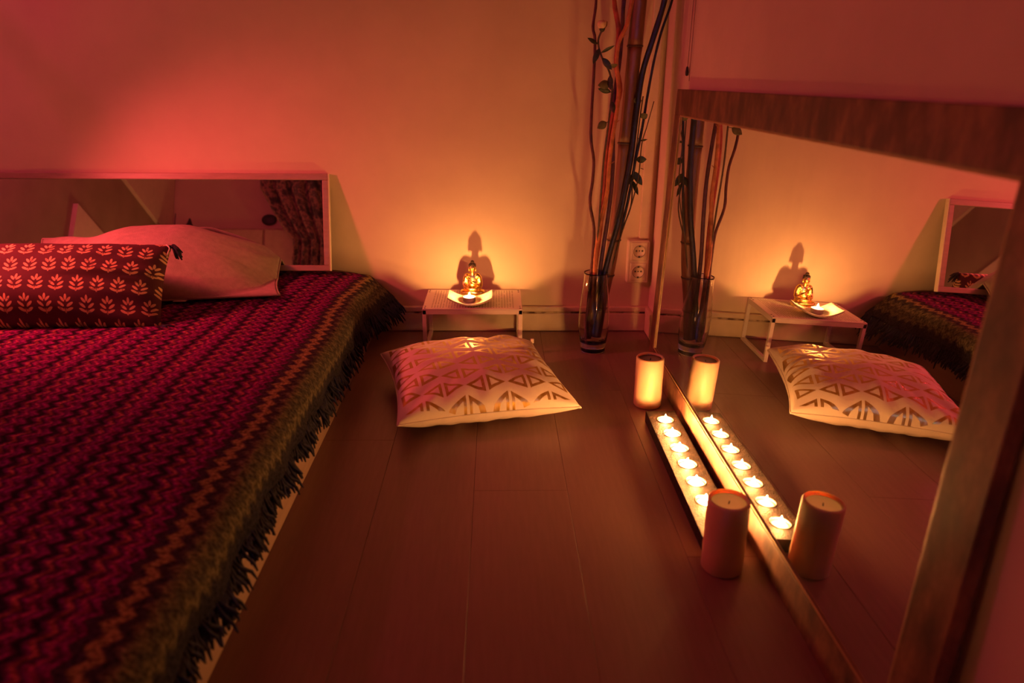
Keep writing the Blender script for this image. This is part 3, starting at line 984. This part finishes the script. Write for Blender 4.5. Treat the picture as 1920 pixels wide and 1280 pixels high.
for k in range(90):
    a = rnd.uniform(0, 2 * math.pi); b = rnd.uniform(0.05, 1.25)
    p = Vector((0.0118 * math.sin(b) * math.cos(a), 0.0018 + 0.0118 * math.sin(b) * math.sin(a), 0.0945 + 0.0105 * math.cos(b)))
    g.append(ellipsoid_geo(p, (0.0014, 0.0014, 0.0014), 6, 4))
v, f = join(*g)
obj('hair', v, f, 'gold_dark', bu, True)['label'] = 'dark curled hair with top knot'
v, f = tube_geo(smooth_path([(-0.017, -0.004, 0.066), (-0.008, -0.0105, 0.052), (0.006, -0.0135, 0.042), (0.018, -0.008, 0.034)], 6), 0.0016, 8)
obj('robe_fold', v, f, 'gold', bu, True)
v, f = lathe_geo([(0.034, 0.0), (0.037, 0.002), (0.036, 0.005), (0.03, 0.006)], 32)
v = [(a, b * 0.72 - 0.002, c) for a, b, c in v]
obj('plinth', v, f, 'gold', bu, True)

# ------------------------------------------------------------------ vase with branches
VX, VY = 0.303, 2.198
vs = thing('glass_vase', (VX, VY, 0), 'tall clear glass vase holding bamboo and branches in the corner', 'vase')
out_p = [(0.0, 0.0), (0.036, 0.0), (0.0385, 0.004), (0.0375, 0.012), (0.043, 0.04), (0.0475, 0.085), (0.0475, 0.12), (0.0435, 0.17), (0.0375, 0.22), (0.0355, 0.248), (0.0365, 0.252)]
in_p = [(0.0345, 0.252), (0.0338, 0.246), (0.0355, 0.22), (0.0412, 0.17), (0.0452, 0.12), (0.0452, 0.085), (0.041, 0.045), (0.036, 0.030), (0.0, 0.026)]
v, f = lathe_geo(out_p + in_p, 40)
obj('glass_body', v, f, 'glass', vs, True)

BR = {
 'black_thick': [(0.452, 2.23, 1.3), (0.464, 2.23, 1.088), (0.461, 2.227, 1.008), (0.432, 2.222, 0.899), (0.41, 2.218, 0.816), (0.399, 2.214, 0.701), (0.39, 2.209, 0.582), (0.368, 2.203, 0.429), (0.339, 2.199, 0.301), (0.313, 2.194, 0.169), (0.288, 2.19, 0.05)],
 'black_thin': [(0.498, 2.24, 1.22), (0.497, 2.25, 1.091), (0.486, 2.246, 1.01), (0.461, 2.242, 0.928), (0.445, 2.239, 0.851), (0.432, 2.234, 0.759), (0.422, 2.23, 0.671), (0.408, 2.227, 0.581), (0.385, 2.22, 0.426), (0.35, 2.214, 0.281), (0.325, 2.21, 0.165), (0.3, 2.205, 0.045)],
 'darkred': [(0.25, 2.21, 1.25), (0.26, 2.21, 1.083), (0.271, 2.207, 1.005), (0.265, 2.205, 0.938), (0.272, 2.204, 0.904), (0.272, 2.201, 0.815), (0.27, 2.197, 0.657), (0.281, 2.194, 0.583), (0.28, 2.193, 0.523), (0.275, 2.191, 0.462), (0.29, 2.189, 0.384), (0.289, 2.187, 0.304), (0.286, 2.185, 0.239), (0.279, 2.182, 0.105), (0.277, 2.18, 0.044)],
 'red': [(0.34, 2.2, 1.3), (0.327, 2.2, 1.083), (0.319, 2.199, 1.004), (0.335, 2.197, 0.925), (0.332, 2.196, 0.843), (0.347, 2.195, 0.773), (0.331, 2.194, 0.709), (0.319, 2.193, 0.643), (0.314, 2.192, 0.554), (0.312, 2.191, 0.462), (0.307, 2.189, 0.368), (0.298, 2.188, 0.271), (0.29, 2.186, 0.154), (0.288, 2.185, 0.043)],
 'orange': [(0.39, 2.18, 1.25), (0.38, 2.18, 1.081), (0.364, 2.18, 1.003), (0.354, 2.18, 0.944), (0.334, 2.18, 0.897), (0.331, 2.18, 0.842), (0.34, 2.18, 0.78), (0.338, 2.18, 0.716), (0.329, 2.18, 0.644), (0.324, 2.18, 0.57), (0.322, 2.18, 0.494), (0.31, 2.18, 0.417), (0.298, 2.18, 0.321), (0.297, 2.18, 0.207), (0.294, 2.18, 0.053)],
 'purple': [(0.37, 2.24, 1.3), (0.362, 2.24, 1.088), (0.351, 2.237, 1.008), (0.35, 2.235, 0.927), (0.345, 2.225, 0.843), (0.334, 2.215, 0.744), (0.336, 2.21, 0.641), (0.338, 2.2, 0.535), (0.331, 2.195, 0.426), (0.319, 2.195, 0.313), (0.311, 2.2, 0.197), (0.304, 2.21, 0.043)],
 'twig': [(0.449, 2.22, 0.745), (0.432, 2.218, 0.672), (0.421, 2.216, 0.627), (0.417, 2.214, 0.536), (0.402, 2.211, 0.459), (0.379, 2.209, 0.38), (0.355, 2.206, 0.283), (0.328, 2.203, 0.167), (0.306, 2.2, 0.055)],
 'rose': [(0.283, 2.15, 0.927), (0.274, 2.151, 0.902), (0.279, 2.153, 0.875), (0.292, 2.154, 0.848), (0.309, 2.156, 0.821), (0.319, 2.158, 0.78), (0.317, 2.16, 0.731), (0.313, 2.163, 0.674), (0.306, 2.167, 0.586), (0.303, 2.173, 0.465), (0.3, 2.177, 0.354), (0.297, 2.184, 0.206), (0.292, 2.19, 0.05)],
 'leafy': [(0.421, 2.24, 0.758), (0.415, 2.237, 0.7), (0.41, 2.234, 0.626), (0.404, 2.231, 0.565), (0.403, 2.229, 0.511), (0.401, 2.226, 0.441), (0.373, 2.223, 0.361), (0.351, 2.219, 0.28), (0.326, 2.215, 0.163), (0.304, 2.21, 0.043)],
 'bamboo': [(0.418, 2.26, 1.6), (0.401, 2.25, 1.09), (0.396, 2.247, 1.01), (0.371, 2.235, 0.534), (0.353, 2.225, 0.312), (0.327, 2.212, 0.162), (0.310, 2.205, 0.045)],
}
def taper(path, r0, r1, wob=0.08, seed=0):
    n = len(path)
    return [(r0 + (r1 - r0) * i / (n - 1)) * (1 + wob * noise.noise(Vector((i * 0.7, seed, 0)))) for i in range(n)]
def branch(key, r_top, r_bot, mat, label, name='willow_branch', twigs=()):
    path = smooth_path(BR[key], 4)
    base = path[-1]
    t = thing(name, base, label, 'branch', 'branches in the glass vase')
    v, f = tube_geo([p - base for p in path], taper(path, r_top, r_bot, 0.15, len(key)), 8)
    obj('stem', v, f, mat, t, True)
    for (i, dx, dz, dy) in twigs:
        p = path[i] - base
        q = [p, p + Vector((dx * 0.4, dy * 0.5, dz * 0.5)), p + Vector((dx, dy, dz))]
        v, f = tube_geo(smooth_path(q, 3), [0.002 - 0.0002 * k for k in range(7)], 6)
        obj('twig', v, f, mat, t, True)
    return t
branch('black_thick', 0.0078, 0.0085, 'black_stick', 'thick black branch leaning right in front of the bamboo')
branch('black_thin', 0.0032, 0.0045, 'black_stick', 'thin black branch running along the thick black one')
branch('darkred', 0.0036, 0.005, 'darkred_stick', 'thin wavy dark branch at the left edge of the vase')
branch('red', 0.0062, 0.0075, 'red_stick', 'red wavy branch left of the bamboo pole', twigs=((20, -0.014, 0.03, -0.004), (30, 0.016, 0.03, -0.006)))
branch('orange', 0.0052, 0.0065, 'orange_stick', 'orange curly branch twisting in front of the red one', twigs=((16, 0.018, 0.022, -0.004), (30, 0.012, 0.014, -0.005), (36, 0.014, 0.012, -0.005)))
branch('purple', 0.0055, 0.0065, 'purple_stick', 'dark purple branch between the red branch and the bamboo')
branch('twig', 0.0012, 0.0028, 'stem', 'fine bare twig pointing up at the right of the vase', 'bare_twig')

# bamboo pole: culm sections between raised rings
bp = smooth_path(BR['bamboo'], 8)
base = bp[-1]
bt = thing('bamboo_pole', base, 'thick tan bamboo pole standing in the glass vase', 'bamboo')
nodes_z = [0.045, 0.135, 0.238, 0.345, 0.628, 0.891, 1.17, 1.45, 1.6]
def at_z(z):
    for a, b in zip(bp, bp[1:]):
        if b.z <= z <= a.z:
            return b + (a - b) * ((z - b.z) / max(1e-6, a.z - b.z))
    return bp[0] if z >= bp[0].z else bp[-1]
for z0, z1 in zip(nodes_z, nodes_z[1:]):
    pts, rr = [], []
    for k in range(13):
        t = k / 12
        pts.append(at_z(z0 + (z1 - z0) * t) - base)
        e = min(t, 1 - t)
        rr.append((0.0185 + 0.0025 * min(1.0, z0)) * (1 + 0.06 * math.exp(-e * 40)))
    v, f = tube_geo(pts, rr, 16)
    obj('culm_section', v, f, 'bamboo', bt, True)
for z in nodes_z[1:-1]:
    c = at_z(z) - base
    r = 0.0205 + 0.0025 * min(1.0, z)
    v, f = ring_geo([(r - 0.004, -0.003), (r, -0.0022), (r + 0.0008, 0), (r, 0.0022), (r - 0.004, 0.003)], 18, c)
    obj('node_ring', v, f, 'bamboo_node', bt, True)

def leaf_geo(p, d, L, W, roll=0.0, curl=0.25):
    d = Vector(d).normalized()
    a = d.cross(Vector((0, 1, 0))).normalized() if abs(d.y) < 0.95 else Vector((1, 0, 0))
    a = Matrix.Rotation(roll, 3, d) @ a
    nrm = d.cross(a)
    V, F = [], []
    n = 7
    for i in range(n + 1):
        t = i / n
        wd = W * math.sin(math.pi * min(1, t * 0.97 + 0.03)) ** 0.8 * (1 - 0.25 * t)
        c = Vector(p) + d * (L * t) + nrm * (curl * L * (t * t)) * 0.5
        V += [c - a * wd + nrm * 0.2 * wd, c - nrm * 0.0006, c + a * wd + nrm * 0.2 * wd]
    for i in range(n):
        for k in (0, 1):
            q = i * 3 + k
            F.append((q, q + 1, q + 4, q + 3))
    return V, F

def stem_thing(key, r0, r1, label, name, leaves, cat):
    path = smooth_path(BR[key], 4)
    base = path[-1]
    t = thing(name, base, label, cat)
    v, f = tube_geo([p - base for p in path], taper(path, r0, r1), 6)
    obj('stem', v, f, 'stem', t, True)
    for (x, y, z, dx, dy, dz, L, W, roll, mt_) in leaves:
        v, f = leaf_geo(Vector((x, y, z)) - base, (dx, dy, dz), L, W, roll)
        o = obj('leaf', v, f, mt_, t, True)
        so = o.modifiers.new('thickness', 'SOLIDIFY'); so.thickness = 0.0008
        pnear = min(path, key=lambda q: (q - Vector((x, y, z))).length)
        if (pnear - Vector((x, y, z))).length > 0.004:
            v, f = tube_geo([pnear - base, Vector((x, y, z)) - base], 0.0009, 5)
            obj('leaf_stalk', v, f, 'stem', o, True)
    return t, base
rose, rb = stem_thing('rose', 0.0026, 0.003, 'cream rose on a thin leafy stem at the top of the vase', 'rose_stem', [
    (0.272, 2.150, 0.892, -0.8, -0.2, 0.35, 0.034, 0.007, 0.4, 'leaf'), (0.277, 2.150, 0.880, -0.35, -0.2, -0.9, 0.045, 0.009, 0.2, 'leaf'),
    (0.288, 2.150, 0.856, 0.6, -0.2, -0.7, 0.040, 0.010, 0.1, 'leaf'), (0.283, 2.150, 0.870, 0.8, -0.1, 0.5, 0.040, 0.006, 0.6, 'leaf'),
    (0.312, 2.150, 0.790, -0.9, -0.3, -0.1, 0.040, 0.014, 0.2, 'leaf_pale'), (0.314, 2.150, 0.770, -0.9, -0.2, 0.25, 0.040, 0.009, -0.3, 'leaf'),
    (0.310, 2.150, 0.812, 0.1, -0.3, -1.0, 0.040, 0.010, 0.5, 'leaf'), (0.305, 2.150, 0.835, 0.5, -0.3, 0.2, 0.028, 0.010, 0.8, 'leaf_pale'),
    (0.306, 2.150, 0.690, -0.75, -0.3, -0.45, 0.034, 0.013, 0.1, 'leaf_pale'), (0.318, 2.150, 0.745, 0.2, -0.4, -0.9, 0.035, 0.009, 0.3, 'leaf')], 'flower')
for k in range(9):
    a = k * 2.4; rr = 0.003 + 0.0011 * k
    c = Vector((0.283, 2.150, 0.936)) - rb
    V, F = [], []
    for i in range(7):
        for j in range(7):
            s = (i / 6 - 0.5) * 1.9; t = j / 6
            r = rr * (0.55 + 0.75 * math.sin(t * 2.2))
            V.append(c + Vector((r * math.cos(a + s), r * math.sin(a + s), -0.008 + 0.024 * t * (1 - 0.02 * k) - 0.003 * (s * s) * t)))
    for i in range(6):
        for j in range(6):
            q = i * 7 + j
            F.append((q, q + 1, q + 8, q + 7))
    o = obj('petal', V, F, 'petal', rose, True)
    so = o.modifiers.new('thickness', 'SOLIDIFY'); so.thickness = 0.0003
v, f = lathe_geo([(0.0, -0.014), (0.006, -0.010), (0.0085, -0.004), (0.007, 0.0)], 12, Vector((0.283, 2.150, 0.934)) - rb)
obj('sepal_cup', v, f, 'leaf', rose, True)
stem_thing('leafy', 0.0016, 0.0026, 'leafy green-brown stem at the right of the bamboo pole', 'leafy_stem', [
    (0.414, 2.228, 0.745, -0.6, -0.3, 0.05, 0.030, 0.014, 0.1, 'leaf_pale'), (0.416, 2.228, 0.70, 0.4, -0.4, 0.3, 0.026, 0.012, 0.2, 'leaf_pale'),
    (0.410, 2.226, 0.582, 0.95, -0.25, 0.1, 0.030, 0.012, 0.1, 'leaf'), (0.404, 2.226, 0.548, 0.55, -0.25, -0.8, 0.048, 0.012, 0.2, 'leaf'),
    (0.404, 2.226, 0.520, 0.4, -0.35, -0.9, 0.045, 0.008, 0.5, 'leaf'), (0.402, 2.226, 0.54, -0.4, -0.35, -0.8, 0.038, 0.011, 0.3, 'leaf'),
    (0.418, 2.228, 0.635, 0.9, -0.3, 0.3, 0.022, 0.004, 0.4, 'leaf')], 'plant')

# ------------------------------------------------------------------ double wall socket
sk = thing('wall_socket', (0.463, YB, 0.172), 'cream double wall socket mounted vertically in the corner', 'wall socket')
box('plate', 0.428, 0.498, YB - 0.030, YB, 0.172, 0.312, 'socket', sk, 0.004)
for zc_ in (0.278, 0.210):
    box('frame', 0.438, 0.490, YB - 0.0335, YB - 0.030, zc_ - 0.029, zc_ + 0.029, 'socket', sk, 0.003)
    def yl(prof, n=32):
        v, f = lathe_geo(prof, n)
        return [(a + 0.464, YB - 0.0335 - c, b + zc_) for a, b, c in v], f
    v, f = yl([(0.0215, 0.0), (0.0215, 0.002), (0.0195, 0.002), (0.019, 0.0005), (0.0, 0.0005)])
    ol = obj('outlet', v, f, 'socket', sk, True, world=True)
    hv, hf = [], []
    for dx, dz, r in ((-0.0095, 0.002, 0.0031), (0.0095, 0.002, 0.0031), (0.0, 0.002, 0.0022)):
        v, f = yl([(r, 0.0004), (r, 0.0009), (0.0, 0.0010)], 12)
        v = [(a + dx, b, c + dz) for a, b, c in v]
        obj('pin_hole', v, f, 'socket_dark', ol, False, world=True)
    for dz in (-0.0175, 0.0175):
        box('earth_contact', 0.461, 0.467, YB - 0.0362, YB - 0.0338, zc_ + dz - 0.0028, zc_ + dz + 0.0028, 'socket_dark', ol)
    # dark recess ring
    v, f = ring_geo([(0.0195, 0.0022), (0.0187, 0.0022), (0.0187, 0.0006), (0.0195, 0.0006)], 32)
    v = [(a + 0.464, YB - 0.0335 - c, b + zc_) for a, b, c in v]
    obj('recess_ring', v, f, 'socket_dark', ol, False, world=True)
v, f = join(tube_geo([(0.470, YB, 0.535), (0.470, YB - 0.013, 0.5345)], 0.0018, 8), tube_geo([(0.470, YB - 0.012, 0.5345), (0.455, YB - 0.014, 0.540)], 0.0012, 6))
tag(obj('wall_hook', v, f, 'brass_screw'), 'tiny dark hook in the wall above the socket', 'hook')

# cord hanging down the side wall above the mirror
cd = thing('pull_cord', (XR - 0.006, 2.095, 0.80), 'thin hanging pull cord with a dark toggle on the side wall', 'cord')
v, f = tube_geo(smooth_path([(XR - 0.004, 2.085, 1.6), (XR - 0.004, 2.086, 1.2), (XR - 0.005, 2.095, 0.835)], 4), 0.0009, 6)
obj('string', v, f, 'cord', cd, True, world=True)
v, f = tube_geo(smooth_path([(XR - 0.004, 2.06, 1.6), (XR - 0.004, 2.062, 1.2), (XR - 0.004, 2.072, 0.80)], 4), 0.0008, 6)
obj('string', v, f, 'cord', cd, True, world=True)
v, f = lathe_geo([(0.0, 0.0), (0.0036, 0.002), (0.0045, 0.010), (0.003, 0.022), (0.0, 0.026)], 12, (XR - 0.0055, 2.096, 0.812))
obj('toggle', v, f, 'dark_thing', cd, True, world=True)

# ------------------------------------------------------------------ floor mirror on the right
# local axes: x towards the room is negative, y along the wall, z up; leaned back 2 degrees and turned a little
fm = thing('floor_mirror', (0.467, 1.35, 0.0), 'large wide floor mirror in a mottled brown frame leaning on the side wall', 'mirror')
fm.rotation_euler = (0, math.radians(2.07), math.radians(0.63))
Y0, Y1, ZT, RW, SW = 0.635 - 1.35, 2.085 - 1.35, 0.780, 0.064, 0.070
FX0, FX1 = -0.005, 0.013
def fbox(name, y0, y1, z0, z1, mat='mirror_wood', x0=FX0, x1=FX1, bev=0.0015):
    return box(name, x0, x1, y0, y1, z0, z1, mat, fm, bev, world=False)
fbox('bottom_rail', Y0, Y1, 0.001, RW)
fbox('top_rail', Y0, Y1, ZT - RW, ZT)
fbox('stile', Y0, Y0 + SW, RW, ZT - RW)
fbox('stile', Y1 - SW * 0.7, Y1, RW, ZT - RW)
g0, g1 = Y0 + SW, Y1 - SW * 0.7
fbox('glass', g0 - 0.003, g1 + 0.003, RW - 0.003, ZT - RW + 0.003, 'mirror', 0.0, 0.004, 0)
MAT['bead'] = plain('bead_moulding', (0.40, 0.24, 0.12), 0.35, var=0.1)
for a in ((g0, g0 + 0.004, RW, ZT - RW), (g1 - 0.004, g1, RW, ZT - RW), (g0, g1, RW, RW + 0.004), (g0, g1, ZT - RW - 0.004, ZT - RW)):
    fbox('bead', a[0], a[1], a[2], a[3], 'bead', -0.0035, 0.0, 0.001)

# ------------------------------------------------------------------ red reading lamp on the wall, left of the view
LP = Vector((-1.50, 1.72, 0.80))
AIM = Vector((-0.82, 2.03, 0.25))
rl = thing('reading_lamp', (-1.80, YB, 1.25), 'black wall reading lamp with a red bulb aimed at the pillows, left of the view', 'lamp')
v, f = lathe_geo([(0.0, 0.0), (0.05, 0.0), (0.05, 0.012), (0.046, 0.016), (0.0, 0.017)], 28)
obj('wall_plate', [(a - 1.80, YB - c, b + 1.25) for a, b, c in v], f, 'lamp_metal', rl, True, world=True)
dirv = (AIM - LP).normalized()
tail = LP - dirv * 0.10
v, f = tube_geo(smooth_path([(-1.80, YB - 0.015, 1.25), (-1.82, 2.2, 1.34), tail + Vector((0, 0, 0.05)), tail], 6), 0.007, 10)
obj('arm', v, f, 'lamp_metal', rl, True, world=True)
q = Vector((0, 0, -1)).rotation_difference(dirv).to_matrix()
v, f = ring_geo([(0.012, 0.10), (0.03, 0.095), (0.062, 0.01), (0.066, -0.025), (0.064, -0.025), (0.060, 0.01), (0.028, 0.092), (0.012, 0.097)], 32)
obj('shade', [LP + q @ Vector(a) for a in v], f, 'lamp_metal', rl, True, world=True)
v, f = lathe_geo([(0.012, 0.10), (0.014, 0.07), (0.014, 0.05)], 16)
obj('holder', [LP + q @ Vector(a) for a in v], f, 'lamp_metal', rl, True, world=True)
v, f = lathe_geo([(0.0, 0.012), (0.014, 0.017), (0.022, 0.03), (0.014, 0.048), (0.0, 0.052)], 20)
obj('bulb', [LP + q @ Vector(a) for a in v], f, 'red_bulb', rl, True, world=True)
ld = bpy.data.lights.new('red_beam', 'SPOT')
ld.energy = RED_SPOT; ld.color = (1.0, 0.08, 0.08)
ld.spot_size = math.radians(104); ld.spot_blend = 0.85; ld.shadow_soft_size = 0.06
lo = bpy.data.objects.new('red_beam', ld); COL.objects.link(lo); lo.parent = rl
lo.location = LP + dirv * 0.012 - rl.location
lo.rotation_mode = 'QUATERNION'
lo.rotation_quaternion = Vector((0, 0, -1)).rotation_difference(dirv)

# red globe pendant hanging over the bed, left of and above the view
pg = thing('pendant_lamp', (-2.10, 1.50, 1.48), 'red glass globe pendant on a black cord over the bed, left of the view', 'lamp')
v, f = ellipsoid_geo((-2.10, 1.50, 1.55), (0.07, 0.07, 0.07), 24, 16)
obj('globe', v, f, 'red_globe', pg, True, world=True)
v, f = lathe_geo([(0.0, 0.066), (0.024, 0.066), (0.024, 0.10), (0.008, 0.115), (0.0, 0.116)], 20, (-2.10, 1.50, 1.55))
obj('cap', v, f, 'lamp_metal', pg, True, world=True)
v, f = tube_geo([(-2.10, 1.50, 1.66), (-2.10, 1.50, ZC - 0.02)], 0.003, 8)
obj('cable', v, f, 'lamp_metal', pg, True, world=True)
v, f = lathe_geo([(0.0, 0.0), (0.03, 0.004), (0.045, 0.025)], 20, (-2.10, 1.50, ZC - 0.025))
obj('ceiling_rose', v, f, 'lamp_metal', pg, True, world=True)
